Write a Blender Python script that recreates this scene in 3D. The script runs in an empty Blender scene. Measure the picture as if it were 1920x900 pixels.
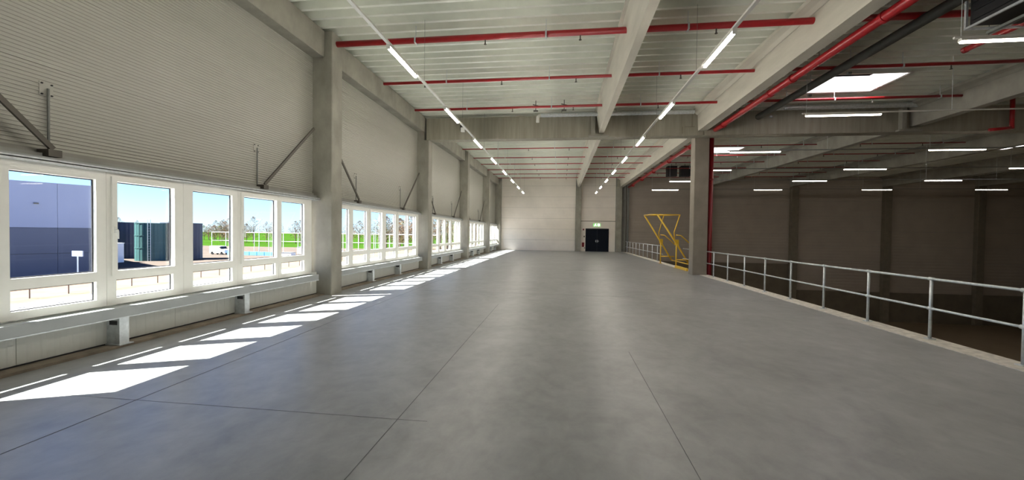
import bpy, math, random
from mathutils import Vector, Matrix
random.seed(7)
R = random.Random(11)
scene = bpy.context.scene
COL = scene.collection

# ------------------------------------------------------------------ camera
F_PX, YAW, PITCH, ROLL = 736.0, 0.124, -0.019, 0.013
cam_data = bpy.data.cameras.new('camera')
cam_data.sensor_fit = 'HORIZONTAL'; cam_data.sensor_width = 36.0
cam_data.lens = F_PX / 1920 * 36.0
cam_data.shift_y = 1.0 / 1920
cam_data.clip_start = 0.05; cam_data.clip_end = 3000
cam = bpy.data.objects.new('camera', cam_data); COL.objects.link(cam)
cam.matrix_world = (Matrix.Translation((0, 0, 1.75)) @ Matrix.Rotation(YAW, 4, 'Z')
                    @ Matrix.Rotation(math.pi / 2 + PITCH, 4, 'X') @ Matrix.Rotation(ROLL, 4, 'Z'))
scene.camera = cam

# ------------------------------------------------------------------ sky, sun, exposure
SUN_DIR = Vector((0.80, 0.35, -1.0)).normalized()
world = bpy.data.worlds.new('world'); scene.world = world; world.use_nodes = True
wn = world.node_tree; wn.nodes.clear()
sky = wn.nodes.new('ShaderNodeTexSky'); sky.sky_type = 'NISHITA'; sky.sun_disc = False
sky.sun_elevation = math.asin(-SUN_DIR.z)
sky.sun_rotation = math.atan2(-SUN_DIR.x, -SUN_DIR.y)
sky.air_density = 1.0; sky.dust_density = 0.15; sky.ozone_density = 3.0
bg = wn.nodes.new('ShaderNodeBackground'); bg.inputs['Strength'].default_value = 0.084
wo = wn.nodes.new('ShaderNodeOutputWorld')
tint = wn.nodes.new('ShaderNodeMix'); tint.data_type = 'RGBA'; tint.blend_type = 'MULTIPLY'; tint.inputs[0].default_value = 1.0
tint.inputs[7].default_value = (0.74, 0.98, 1.5, 1)      # white balance of the whole sky
wn.links.new(sky.outputs[0], tint.inputs[6]); wn.links.new(tint.outputs[2], bg.inputs[0]); wn.links.new(bg.outputs[0], wo.inputs[0])
sun_data = bpy.data.lights.new('sun', 'SUN'); sun_data.energy = 19.0; sun_data.angle = 0.009
sun_data.color = (1.0, 0.95, 0.88)
sun = bpy.data.objects.new('sun', sun_data); COL.objects.link(sun)
sun.rotation_euler = SUN_DIR.to_track_quat('-Z', 'Y').to_euler(); sun.location = (-30, -20, 60)
LAMP_ROOM, LAMP_HALL = 45.0, 10.5
vs = scene.view_settings
vs.view_transform = 'Standard'; vs.look = 'None'; vs.gamma = 1.0; vs.use_curve_mapping = False
vs.exposure = 1.4
cy = scene.cycles
cy.use_denoising = True; cy.max_bounces = 12; cy.diffuse_bounces = 7; cy.glossy_bounces = 4
cy.transmission_bounces = 6; cy.transparent_max_bounces = 12
cy.sample_clamp_indirect = 6.0; cy.caustics_reflective = False; cy.caustics_refractive = False

# ------------------------------------------------------------------ materials
def nodes_of(name):
    m = bpy.data.materials.new(name); m.use_nodes = True
    return m, m.node_tree, m.node_tree.nodes['Principled BSDF']
def mat(name, color, rough=0.6, metal=0.0, vary=0.12, scale=3.0, bump=0.0, stretch=(1, 1, 1), bscale=None, spec=None):
    m, nt, p = nodes_of(name)
    tc = nt.nodes.new('ShaderNodeTexCoord'); mp = nt.nodes.new('ShaderNodeMapping')
    mp.inputs['Scale'].default_value = stretch
    nt.links.new(tc.outputs['Object'], mp.inputs[0])
    n = nt.nodes.new('ShaderNodeTexNoise'); n.inputs['Scale'].default_value = scale
    n.inputs['Detail'].default_value = 6; n.inputs['Roughness'].default_value = 0.6
    nt.links.new(mp.outputs[0], n.inputs['Vector'])
    r = nt.nodes.new('ShaderNodeValToRGB')
    a = [max(0, c * (1 - vary)) for c in color]; b = [min(1, c * (1 + vary)) for c in color]
    r.color_ramp.elements[0].position = 0.3; r.color_ramp.elements[1].position = 0.7
    r.color_ramp.elements[0].color = (*a, 1); r.color_ramp.elements[1].color = (*b, 1)
    nt.links.new(n.outputs[0], r.inputs[0]); nt.links.new(r.outputs[0], p.inputs['Base Color'])
    p.inputs['Roughness'].default_value = rough; p.inputs['Metallic'].default_value = metal
    if spec is not None: p.inputs['Specular IOR Level'].default_value = spec
    if bump:
        n2 = nt.nodes.new('ShaderNodeTexNoise'); n2.inputs['Scale'].default_value = bscale or scale * 8
        n2.inputs['Detail'].default_value = 4
        nt.links.new(mp.outputs[0], n2.inputs['Vector'])
        bp = nt.nodes.new('ShaderNodeBump'); bp.inputs['Strength'].default_value = bump
        bp.inputs['Distance'].default_value = 0.02
        nt.links.new(n2.outputs[0], bp.inputs['Height']); nt.links.new(bp.outputs[0], p.inputs['Normal'])
    return m
def emit(name, color, strength):
    m = bpy.data.materials.new(name); m.use_nodes = True; nt = m.node_tree; nt.nodes.clear()
    e = nt.nodes.new('ShaderNodeEmission'); e.inputs[0].default_value = (*color, 1); e.inputs[1].default_value = strength
    o = nt.nodes.new('ShaderNodeOutputMaterial'); nt.links.new(e.outputs[0], o.inputs[0]); return m
def glass(name, tint, refl=1.0):
    m = bpy.data.materials.new(name); m.use_nodes = True; nt = m.node_tree; nt.nodes.clear()
    t = nt.nodes.new('ShaderNodeBsdfTransparent'); t.inputs[0].default_value = (*tint, 1)
    g = nt.nodes.new('ShaderNodeBsdfGlossy'); g.inputs['Roughness'].default_value = 0.02
    lw = nt.nodes.new('ShaderNodeLayerWeight'); lw.inputs[0].default_value = 0.5
    pw_ = nt.nodes.new('ShaderNodeMath'); pw_.operation = 'POWER'; pw_.inputs[1].default_value = 4.5
    nt.links.new(lw.outputs['Facing'], pw_.inputs[0])
    f = nt.nodes.new('ShaderNodeMath'); f.operation = 'MULTIPLY_ADD'; f.inputs[1].default_value = 0.55; f.inputs[2].default_value = 0.03
    nt.links.new(pw_.outputs[0], f.inputs[0])
    mx = nt.nodes.new('ShaderNodeMixShader'); o = nt.nodes.new('ShaderNodeOutputMaterial')
    mm = nt.nodes.new('ShaderNodeMath'); mm.operation = 'MULTIPLY'; mm.inputs[1].default_value = refl
    nt.links.new(f.outputs[0], mm.inputs[0])
    nt.links.new(mm.outputs[0], mx.inputs[0]); nt.links.new(t.outputs[0], mx.inputs[1]); nt.links.new(g.outputs[0], mx.inputs[2])
    nt.links.new(mx.outputs[0], o.inputs[0]); return m

def floor_material():
    m, nt, p = nodes_of('power_floated_concrete')
    L = nt.links.new
    tc = nt.nodes.new('ShaderNodeTexCoord')
    mp = nt.nodes.new('ShaderNodeMapping'); mp.inputs['Scale'].default_value = (1.0, 0.8, 1)
    L(tc.outputs['Object'], mp.inputs[0])
    n1 = nt.nodes.new('ShaderNodeTexNoise'); n1.inputs['Scale'].default_value = 0.8; n1.inputs['Detail'].default_value = 8
    n1.inputs['Roughness'].default_value = 0.65; n1.inputs['Distortion'].default_value = 0.8
    n2 = nt.nodes.new('ShaderNodeTexNoise'); n2.inputs['Scale'].default_value = 4.5; n2.inputs['Detail'].default_value = 7
    n2.inputs['Roughness'].default_value = 0.62; n2.inputs['Distortion'].default_value = 0.3
    L(mp.outputs[0], n1.inputs['Vector']); L(mp.outputs[0], n2.inputs['Vector'])
    mx = nt.nodes.new('ShaderNodeMix'); mx.data_type = 'FLOAT'; mx.inputs[0].default_value = 0.4
    L(n1.outputs[0], mx.inputs[2]); L(n2.outputs[0], mx.inputs[3])
    r = nt.nodes.new('ShaderNodeValToRGB')
    r.color_ramp.elements[0].position = 0.3; r.color_ramp.elements[1].position = 0.72
    r.color_ramp.elements[0].color = (0.165, 0.17, 0.172, 1); r.color_ramp.elements[1].color = (0.385, 0.39, 0.39, 1)
    L(mx.outputs[0], r.inputs[0]); L(r.outputs[0], p.inputs['Base Color'])
    rr = nt.nodes.new('ShaderNodeMapRange'); rr.inputs[1].default_value = 0.3; rr.inputs[2].default_value = 0.7
    rr.inputs[3].default_value = 0.34; rr.inputs[4].default_value = 0.42
    L(mx.outputs[0], rr.inputs[0]); L(rr.outputs[0], p.inputs['Roughness'])
    bp = nt.nodes.new('ShaderNodeBump'); bp.inputs['Strength'].default_value = 0.03; bp.inputs['Distance'].default_value = 0.01
    L(n2.outputs[0], bp.inputs['Height']); L(bp.outputs[0], p.inputs['Normal'])
    p.inputs['Specular IOR Level'].default_value = 0.85
    return m

M = {}
M['floor'] = floor_material()
M['concrete'] = mat('precast_concrete', (0.30, 0.288, 0.245), 0.75, vary=0.2, scale=1.6, bump=0.25, stretch=(1, 1, 0.7))
M['girder'] = mat('stained_precast_concrete', (0.30, 0.28, 0.225), 0.78, vary=0.17, scale=2.2, bump=0.25, stretch=(3, 3, 0.25))
M['beam'] = mat('pale_precast_concrete', (0.50, 0.475, 0.405), 0.7, vary=0.13, scale=1.3, bump=0.2, stretch=(1, 0.35, 2))
M['kerb'] = mat('pale_rough_concrete', (0.68, 0.64, 0.57), 0.85, vary=0.25, scale=9, bump=0.5)
M['ledge_dirty'] = mat('dusty_brown_concrete', (0.22, 0.185, 0.14), 0.85, vary=0.3, scale=4, bump=0.3)
M['joint'] = mat('joint_sealant', (0.12, 0.12, 0.125), 0.8)
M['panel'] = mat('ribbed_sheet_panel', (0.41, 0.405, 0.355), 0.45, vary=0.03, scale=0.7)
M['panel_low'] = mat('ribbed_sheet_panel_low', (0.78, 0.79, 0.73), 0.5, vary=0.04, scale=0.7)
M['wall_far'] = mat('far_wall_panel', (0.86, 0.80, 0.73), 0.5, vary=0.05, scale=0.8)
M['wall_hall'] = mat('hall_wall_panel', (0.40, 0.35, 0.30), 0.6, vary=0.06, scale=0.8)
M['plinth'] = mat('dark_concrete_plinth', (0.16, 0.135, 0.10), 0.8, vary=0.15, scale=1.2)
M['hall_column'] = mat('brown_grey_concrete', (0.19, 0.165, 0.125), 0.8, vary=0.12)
M['shell'] = mat('outer_shell', (0.3, 0.3, 0.28), 0.9)
M['deck'] = mat('galvanised_roof_deck', (0.80, 0.82, 0.74), 0.28, metal=0.0, vary=0.06, scale=2.0)
M['pvc'] = mat('white_window_frame', (0.87, 0.865, 0.815), 0.35, vary=0.03)
M['seal'] = mat('dark_rubber_seal', (0.03, 0.03, 0.035), 0.6)
M['sill'] = mat('grey_metal_ledge', (0.35, 0.37, 0.37), 0.4, metal=0.1, vary=0.06)
M['galv'] = mat('galvanised_steel', (0.66, 0.70, 0.72), 0.38, metal=0.5, vary=0.15, scale=14)
M['galv_dark'] = mat('dull_galvanised_steel', (0.2, 0.21, 0.2), 0.5, metal=0.4, vary=0.12, scale=10)
M['strip'] = mat('grey_steel_strip', (0.27, 0.265, 0.235), 0.55, vary=0.1)
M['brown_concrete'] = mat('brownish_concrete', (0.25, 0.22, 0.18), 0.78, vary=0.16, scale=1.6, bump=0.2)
M['brace'] = mat('dark_steel_brace', (0.11, 0.10, 0.085), 0.55, metal=0.4, vary=0.1)
M['red'] = mat('red_painted_pipe', (0.36, 0.015, 0.02), 0.3, vary=0.08)
M['darkred'] = mat('dark_red_painted_pipe', (0.2, 0.008, 0.012), 0.35, vary=0.08)
M['yellow'] = mat('yellow_painted_steel', (0.78, 0.5, 0.04), 0.4, vary=0.06)
M['rail_white'] = mat('white_lamp_rail', (0.78, 0.77, 0.72), 0.4, vary=0.03)
M['door'] = mat('navy_painted_steel', (0.004, 0.007, 0.014), 0.6, vary=0.1, spec=0.15)
M['black'] = mat('black_steel', (0.008, 0.008, 0.010), 0.5, vary=0.1)
M['duct_dark'] = mat('dark_insulated_duct', (0.045, 0.045, 0.038), 0.7, vary=0.2, scale=6)
M['white'] = mat('white_paint', (0.8, 0.8, 0.78), 0.5, vary=0.03)
M['glass'] = glass('window_glass', (0.95, 0.98, 0.985), 0.9)
M['lamp_room'] = emit('lit_lamp_room', (1.0, 0.935, 0.83), LAMP_ROOM)
M['lamp_hall'] = emit('lit_lamp_hall', (1.0, 0.90, 0.76), LAMP_HALL)
M['exit_green'] = emit('exit_sign_green', (0.25, 0.55, 0.2), 0.55)
M['exit_white'] = emit('exit_sign_white', (0.9, 1.0, 0.75), 1.6)
M['handle'] = mat('white_handle', (0.75, 0.75, 0.72), 0.35, vary=0.02)
M['blue'] = mat('blue_motor', (0.05, 0.16, 0.45), 0.4)
# outdoors
M['yard'] = mat('pale_concrete_yard', (0.46, 0.44, 0.43), 0.9, spec=0.0, vary=0.08, scale=0.3)
M['dry_grass'] = mat('dry_sandy_ground', (0.155, 0.125, 0.09), 0.95, spec=0.0, vary=0.15, scale=0.4)
M['field'] = mat('green_crop_field', (0.0245, 0.0595, 0.007), 0.95, spec=0.0, vary=0.2, scale=0.05)
M['gravel'] = mat('pinkish_gravel_yard', (0.091, 0.0735, 0.063), 0.95, spec=0.0, vary=0.18, scale=0.15)
M['asphalt'] = mat('blue_grey_asphalt', (0.042, 0.049, 0.07), 0.9, spec=0.0, vary=0.15, scale=0.5)
M['clad_light'] = mat('light_blue_grey_cladding', (0.246, 0.2706, 0.369), 0.5, vary=0.04, scale=0.2)
M['clad_dark'] = mat('dark_slate_cladding', (0.0615, 0.0738, 0.1189), 0.5, vary=0.06, scale=0.2)
M['teal'] = mat('teal_tank_sheet', (0.0315, 0.091, 0.091), 0.5, vary=0.1, scale=0.6)
M['navy_tank'] = mat('dark_blue_tank_sheet', (0.0175, 0.0245, 0.0525), 0.5, vary=0.1, scale=0.6)
M['fence'] = mat('brown_fence_steel', (0.14, 0.084, 0.063), 0.6)
M['bark'] = mat('brown_bark', (0.14, 0.105, 0.077), 0.9, spec=0.0)
M['bare'] = mat('brown_bare_twigs', (0.14, 0.0875, 0.0525), 0.95, spec=0.0, vary=0.3, scale=0.4)
M['spring'] = mat('yellow_green_leaves', (0.084, 0.105, 0.028), 0.95, spec=0.0, vary=0.3, scale=0.4)
M['drain'] = mat('dark_drain_grate', (0.03, 0.03, 0.035), 0.8)

# ------------------------------------------------------------------ mesh helpers
def mesh(name, verts, faces, m, smooth=False):
    me = bpy.data.meshes.new(name); me.from_pydata(verts, [], faces); me.update()
    for x in (m if isinstance(m, (list, tuple)) else [m]): me.materials.append(x)
    if smooth:
        for p in me.polygons: p.use_smooth = True
    return me
class MB:
    def __init__(s): s.v = []; s.f = []
    def add(s, v, f):
        o = len(s.v); s.v += [tuple(a) for a in v]; s.f += [tuple(i + o for i in q) for q in f]; return s
    def box(s, x0, x1, y0, y1, z0, z1):
        v = [(x0, y0, z0), (x1, y0, z0), (x1, y1, z0), (x0, y1, z0), (x0, y0, z1), (x1, y0, z1), (x1, y1, z1), (x0, y1, z1)]
        return s.add(v, [(0, 3, 2, 1), (4, 5, 6, 7), (0, 1, 5, 4), (1, 2, 6, 5), (2, 3, 7, 6), (3, 0, 4, 7)])
    def bevbox(s, x0, x1, y0, y1, z0, z1, b=0.02):
        """box whose four vertical edges are chamfered"""
        p = [(x0 + b, y0), (x1 - b, y0), (x1, y0 + b), (x1, y1 - b), (x1 - b, y1), (x0 + b, y1), (x0, y1 - b), (x0, y0 + b)]
        return s.prism([(a, c, z0) for a, c in p], (0, 0, z1 - z0))
    def prism(s, poly, d):
        n = len(poly); v = list(poly) + [(p[0] + d[0], p[1] + d[1], p[2] + d[2]) for p in poly]
        f = [tuple(range(n))[::-1], tuple(range(n, 2 * n))] + [(i, (i + 1) % n, n + (i + 1) % n, n + i) for i in range(n)]
        return s.add(v, f)
    def tube(s, pts, r, n=10, caps=True):
        pts = [Vector(p) for p in pts]; rings = []
        up = Vector((0.013, 0.021, 1)).normalized(); base = len(s.v); a = None
        for i, p in enumerate(pts):
            d = (pts[min(i + 1, len(pts) - 1)] - pts[max(i - 1, 0)]).normalized()
            if a is None:
                a = d.cross(up)
                if a.length < 0.1: a = d.cross(Vector((1, 0, 0)))
            a = (a - d * a.dot(d)).normalized(); b = d.cross(a)
            rr = r[i] if isinstance(r, (list, tuple)) else r
            for k in range(n):
                t = 2 * math.pi * k / n; s.v.append(tuple(p + a * math.cos(t) * rr + b * math.sin(t) * rr))
        for i in range(len(pts) - 1):
            for k in range(n):
                s.f.append((base + i * n + k, base + i * n + (k + 1) % n, base + (i + 1) * n + (k + 1) % n, base + (i + 1) * n + k))
        if caps:
            s.f.append(tuple(base + k for k in range(n))[::-1]); s.f.append(tuple(base + (len(pts) - 1) * n + k for k in range(n)))
        return s
    def bar(s, a, b, w, h):
        """square section bar between two points"""
        a, b = Vector(a), Vector(b); d = (b - a).normalized()
        u = d.cross(Vector((0, 0, 1)))
        u = Vector((1, 0, 0)) if u.length < 0.05 else u.normalized()
        t = u.cross(d).normalized(); v = []
        for p in (a, b):
            for (i, j) in ((-1, -1), (1, -1), (1, 1), (-1, 1)): v.append(p + u * i * w / 2 + t * j * h / 2)
        return s.add(v, [(3, 2, 1, 0), (4, 5, 6, 7), (0, 1, 5, 4), (1, 2, 6, 5), (2, 3, 7, 6), (3, 0, 4, 7)])
    def me(s, name, m, smooth=False): return mesh(name, s.v, s.f, m, smooth)
def link(name, me, parent=None, loc=(0, 0, 0), rz=0):
    o = bpy.data.objects.new(name, me); COL.objects.link(o); o.location = loc
    if rz: o.rotation_euler = (0, 0, rz)
    if parent is not None: o.parent = parent
    return o
def obj(name, mb, m, parent=None, loc=(0, 0, 0), smooth=False): return link(name, mb.me(name, m, smooth), parent, loc)
def tag(o, label=None, cat=None, group=None, kind=None):
    if label: o['label'] = label
    if cat: o['category'] = cat
    if group: o['group'] = group
    if kind: o['kind'] = kind
    return o
def thing(name, label, cat, loc=(0, 0, 0), group=None, kind=None):
    return tag(link(name, None, None, loc), label, cat, group, kind)
def copy_tree(o, parent=None):
    c = o.copy(); COL.objects.link(c)
    if parent is not None: c.parent = parent
    for ch in list(o.children): copy_tree(ch, c)
    return c
ORD = ['first', 'second', 'third', 'fourth', 'fifth', 'sixth', 'seventh', 'eighth', 'ninth', 'tenth', 'eleventh', 'twelfth']
def zr(y): return max(0.0, (y - 18.0)) * 0.0115

# ------------------------------------------------------------------ main numbers
S = 7.785; CY0 = 2.16; CT = 0.51
XC, XW = -6.16, -6.74
YB, YF = -8.0, 40.3           # back and far wall
XH = 45.0                     # hall's right wall
HZ = -6.0                     # hall floor and outdoor ground
cols_y = [CY0 + S * k for k in range(-1, 5)]

# ------------------------------------------------------------------ floor (upper level)
fl = obj('floor', MB().box(-6.62, 6.10, YB, YF, -0.45, 0.0), M['floor']); tag(fl, 'smooth grey polished concrete floor of the upper level', kind='structure')
k = obj('edge_kerb', MB().box(6.10, 6.52, YB, YF, -0.45, 0.012), M['kerb'], fl)
def joint(x0, y0, x1, y1, w=0.005):
    d = Vector((x1 - x0, y1 - y0, 0)); n = Vector((-d.y, d.x, 0)).normalized() * w / 2
    v = [(x0 - n.x, y0 - n.y, 0.0015), (x0 + n.x, y0 + n.y, 0.0015), (x1 + n.x, y1 + n.y, 0.0015), (x1 - n.x, y1 - n.y, 0.0015)]
    b = MB().prism([v[0], v[3], v[2], v[1]], (0, 0, 0.001))
    return obj('floor_joint', b, M['joint'], fl)
joint(-4.0, YB, -4.35, 7.0, 0.007); joint(-4.35, 7.0, -4.5, 40.0, 0.006); joint(-1.46, YB, -1.5, 9.5, 0.006); joint(0.98, YB, 1.03, 6.0, 0.005)
joint(-6.2, 3.46, -1.2, 3.47, 0.003); joint(-6.2, 11.3, 6.1, 11.3, 0.003); joint(-6.2, 19.1, 6.1, 19.1, 0.003)
# slab edge strip along the window wall
st = obj('edge_strip', MB().box(-6.60, -6.36, YB, YF - 0.4, 0.0, 0.035), M['ledge_dirty'], fl)
obj('edge_gap', MB().box(-6.63, -6.585, YB, YF - 0.4, 0.036, 0.05), M['seal'], fl)
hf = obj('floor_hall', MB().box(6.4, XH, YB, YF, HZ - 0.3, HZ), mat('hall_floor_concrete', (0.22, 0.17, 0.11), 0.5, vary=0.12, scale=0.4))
tag(hf, 'dim brown concrete floor of the lower hall beyond the railing', kind='structure')
ground_wall = obj('wall_below', MB().box(5.9, 6.4, YB, YF, HZ, -0.45), M['concrete']); tag(ground_wall, 'concrete wall under the upper floor edge', kind='structure')

# ------------------------------------------------------------------ ribbed panels
def rib_panel_mesh(L, H, pitch=0.05, dep=0.012, m=None, horiz=True, edge=0.02):
    """panel in the YZ plane facing +x; ribs along y when horiz else along z; origin at its lower near corner"""
    span = H if horiz else L
    n = int((span - 2 * edge) / pitch); pts = [(-0.03, 0.0), (0.0, 0.0), (0.0, edge)]
    t = edge
    p = (span - 2 * edge) / n
    for i in range(n):
        a = t + i * p
        pts += [(0.0, a + p * 0.5), (dep, a + p * 0.62), (dep, a + p * 0.9), (0.0, a + p)]
    pts += [(0.0, span), (-0.03, span)]
    v = []; f = []
    for (d, s_) in pts:
        if horiz: v += [(d, 0.0, s_), (d, L, s_)]
        else: v += [(d, s_, 0.0), (d, s_, H)]
    for i in range(len(pts) - 1):
        q = (2 * i, 2 * i + 1, 2 * i + 3, 2 * i + 2)
        f.append(q if not horiz else q)
    me = mesh('wall_panel', v, f, m)
    return me

# ------------------------------------------------------------------ wall on the window side
b = MB()
b.box(-6.80, -6.62, YB, YF, HZ, 0.62)          # under the windows
b.box(-6.82, -6.78, YB, YF, 2.72, 7.7)         # above the windows
b.box(-6.70, -6.60, YB, YF, 2.56, 2.70).box(-6.80, -6.70, YB, YF, 2.62, 2.75)
for y in cols_y:
    b.box(-6.80, -6.745, y - 0.33, y + CT, 0.62, 2.56)
b.box(-6.95, -6.745, YB, cols_y[0] - 0.33 - 6 * 1.16 + 0.02 if cols_y[0] - 7.3 > YB else YB + 0.01, 0.62, 2.56)
wl = obj('wall_left', b, M['shell']); tag(wl, 'pale ribbed sheet wall above and below the windows', kind='structure')
PH = 1.10
bay_starts = [cols_y[0] + CT + S * k for k in range(-1, 6)]
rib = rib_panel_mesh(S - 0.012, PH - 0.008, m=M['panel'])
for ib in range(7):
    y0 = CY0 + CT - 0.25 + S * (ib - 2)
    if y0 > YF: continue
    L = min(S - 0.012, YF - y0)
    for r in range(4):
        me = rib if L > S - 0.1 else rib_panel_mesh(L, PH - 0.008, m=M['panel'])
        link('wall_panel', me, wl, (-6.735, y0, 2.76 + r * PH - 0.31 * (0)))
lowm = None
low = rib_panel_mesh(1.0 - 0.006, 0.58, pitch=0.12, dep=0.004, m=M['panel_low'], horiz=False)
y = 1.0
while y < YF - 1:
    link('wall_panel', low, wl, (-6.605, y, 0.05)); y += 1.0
obj('window_head', MB().box(-6.76, -6.52, YB, YF, 2.62, 2.645), M['sill'], wl)
obj('head_strip', MB().box(-6.735, -6.69, YB, YF, 2.645, 2.765), M['strip'], wl)
obj('head_rail', MB().box(-6.56, -6.49, 2.7, YF, 2.555, 2.585).box(-6.53, -6.50, 2.7, YF, 2.60, 2.62), M['galv'], wl)

# ------------------------------------------------------------------ windows
GL = [(0.10, 0.98), (1.23, 2.11), (2.36, 3.22), (3.58, 4.43), (4.69, 5.63), (5.82, 6.64)]
BND = [0.0, 1.10, 2.235, 3.40, 4.56, 5.725, 6.94]
def rectframe(x0, x1, y0, y1, z0, z1, w):
    return MB().box(x0, x1, y0, y0 + w, z0, z1).box(x0, x1, y1 - w, y1, z0, z1).box(x0, x1, y0 + w, y1 - w, z0, z0 + w).box(x0, x1, y0 + w, y1 - w, z1 - w, z1)
protos = []
for j in range(6):
    a, c = GL[j]; y0, y1 = BND[j] + 0.002, BND[j + 1] - 0.002
    b = MB()
    b.box(-6.60, -6.52, y0, a, 0.62, 2.56).box(-6.60, -6.52, c, y1, 0.62, 2.56)
    b.box(-6.60, -6.52, a, c, 0.62, 0.72).box(-6.60, -6.52, a, c, 0.985, 1.12).box(-6.60, -6.52, a, c, 2.43, 2.56)
    me_f = b.me('window_frame', M['pvc'])
    me_s = None
    if j in (2, 4):
        me_s = rectframe(-6.52, -6.492, a - 0.07, c + 0.07, 1.05, 2.50, 0.068).me('sash', M['pvc'])
    seal = rectframe(-6.585, -6.572, a, c, 1.12, 2.43, 0.014)
    s2 = rectframe(-6.585, -6.572, a, c, 0.72, 0.985, 0.012); seal.add(s2.v, s2.f)
    me_seal = seal.me('seal', M['seal'])
    gu = MB().box(-6.583, -6.575, a + 0.005, c - 0.005, 1.125, 2.425).me('pane', M['glass'])
    gd = MB().box(-6.583, -6.575, a + 0.005, c - 0.005, 0.725, 0.98).me('pane', M['glass'])
    protos.append((me_f, me_s, me_seal, gu, gd, a, c))
hnd = MB().box(-6.495, -6.482, -0.016, 0.016, -0.045, 0.045)
hnd.tube([(-6.485, 0, 0.0), (-6.445, 0, 0.0), (-6.44, 0.0, -0.02), (-6.44, 0, -0.13)], 0.011, 8)
me_h = hnd.me('window_handle', M['handle'])
wi = 1
for kb in range(-1, 5):
    yb = CY0 + CT + S * kb
    for j in range(6):
        if yb + BND[j + 1] < YB + 1.0: continue
        me_f, me_s, me_seal, gu, gd, a, c = protos[j]
        w = link('window_%d' % wi, me_f, None, (0, yb, 0)); tag(w, kind='structure'); wi += 1
        link('pane', gu, w); link('pane', gd, w); link('seal', me_seal, w)
        if me_s:
            link('sash', me_s, w)
            link('handle', me_h, w, (0, a - 0.035, 1.72))

# ------------------------------------------------------------------ ledges under the windows and their brackets
side = ['behind the camera', 'nearest the camera', 'in the second window bay', 'in the third window bay', 'in the fourth window bay', 'in the last window bay by the far wall']
for kb in range(-1, 5):
    y0 = CY0 + CT + S * kb + 0.02; y1 = y0 + S - CT - 0.33 + 0.0
    if y1 < YB: continue
    y0 = max(y0, YB)
    t = obj('window_ledge', MB().box(-6.52, -6.33, y0, y1, 0.565, 0.596).box(-6.35, -6.33, y0, y1, 0.45, 0.565).box(-6.60, -6.52, y0, y1, 0.50, 0.605), M['sill'])
    tag(t, 'long grey metal window ledge ' + side[kb + 1], 'window ledge', 'metal ledges under the windows')
    obj('lower_lip', MB().box(-6.352, -6.322, y0, y1, 0.438, 0.452), M['galv'], t)
    for q in (2.29, 4.58):
        yy = CY0 + CT + S * kb + q
        if yy < YB: continue
        br = obj('bracket', MB().box(-6.60, -6.385, yy, yy + 0.008, 0.05, 0.56).box(-6.393, -6.385, yy + 0.008, yy + 0.13, 0.05, 0.56).box(-6.60, -6.39, yy + 0.122, yy + 0.13, 0.05, 0.56), M['galv'], t)
        obj('slot', MB().box(-6.55, -6.42, yy - 0.004, yy - 0.001, 0.33, 0.39), M['seal'], br)
        obj('foot_plate', MB().box(-6.60, -6.34, yy - 0.03, yy + 0.16, 0.036, 0.05), M['galv'], br)

# ------------------------------------------------------------------ columns on the window side
cname = ['behind the camera', 'beside the camera', 'nearest in view on the window side, at the first window bay end',
         'second from the camera on the window side, carrying the cross girder', 'third from the camera on the window side, beyond the cross girder',
         'fourth from the camera on the window side', 'at the far corner of the window side']
for i in range(7):
    y = CY0 + S * (i - 1) if i < 6 else 39.78
    if i == 6: y = 39.76
    b = MB().bevbox(-6.78, XC, y, y + CT, 0.0, 2.79, 0.018).bevbox(-6.78, XC - 0.012, y + 0.004, y + CT - 0.004, 2.81, 7.1 if i != 3 else 6.03, 0.018)
    b.box(-6.78, XC + 0.006, y - 0.01, y + CT + 0.01, 2.79, 2.81)
    b.box(-6.5, XC - 0.03, y + 0.02, y + 0.2, 7.0, 7.12) if i != 3 else b.box(-6.78, -6.40, y, y + CT, 6.03, 7.1)
    o = obj('concrete_column', b, M['concrete'])
    tag(o, 'grey concrete column ' + cname[i], 'column', 'columns on the window side', 'structure')
# steel braces beside the columns
def brace(y_low, y_col, label):
    t = thing('steel_brace', label, 'brace', (-6.6, y_low, 2.72), 'diagonal braces above the windows')
    d = 1 if y_col > y_low else -1
    obj('strut', MB().bar((0.05, 0, 0.04), (0.05, y_col - y_low, 1.74), 0.035, 0.06), M['brace'], t)
    obj('rod', MB().tube([(-0.09, -0.05 * d, 0.03), (-0.09, -0.05 * d, 0.84)], 0.014, 8), M['galv_dark'], t)
    obj('gusset_plate', MB().box(-0.1, 0.09, -0.07, 0.07, -0.06, 0.03), M['brace'], t)
    obj('top_plate', MB().box(-0.13, -0.118, -0.05 * d - 0.07, -0.05 * d + 0.07, 0.74, 0.92), M['panel'], t)
    b = MB()
    for (a_, c_) in ((-1, -1), (1, -1), (-1, 1), (1, 1)):
        b.box(-0.12, -0.10, -0.05 * d + a_ * 0.05 - 0.008, -0.05 * d + a_ * 0.05 + 0.008, 0.83 + c_ * 0.07 - 0.008, 0.83 + c_ * 0.07 + 0.008)
    for q in range(4):
        bb = MB(); bb.v = b.v[q * 8:q * 8 + 8]; bb.f = b.f[:6]; obj('bolt', bb, M['black'], t)
    return t
for kb in range(5):
    ys, ye = CY0 + CT + S * kb, CY0 + S * (kb + 1)
    bn = ['first', 'second', 'third', 'fourth', 'fifth'][kb]
    brace(ys + 1.66, ys + 0.02, 'dark diagonal steel brace at the near end of the %s window bay from the camera' % bn)
    if ye < YF: brace(ye - 1.95, ye - 0.2, 'dark diagonal steel brace at the far end of the %s window bay from the camera' % bn)

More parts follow.
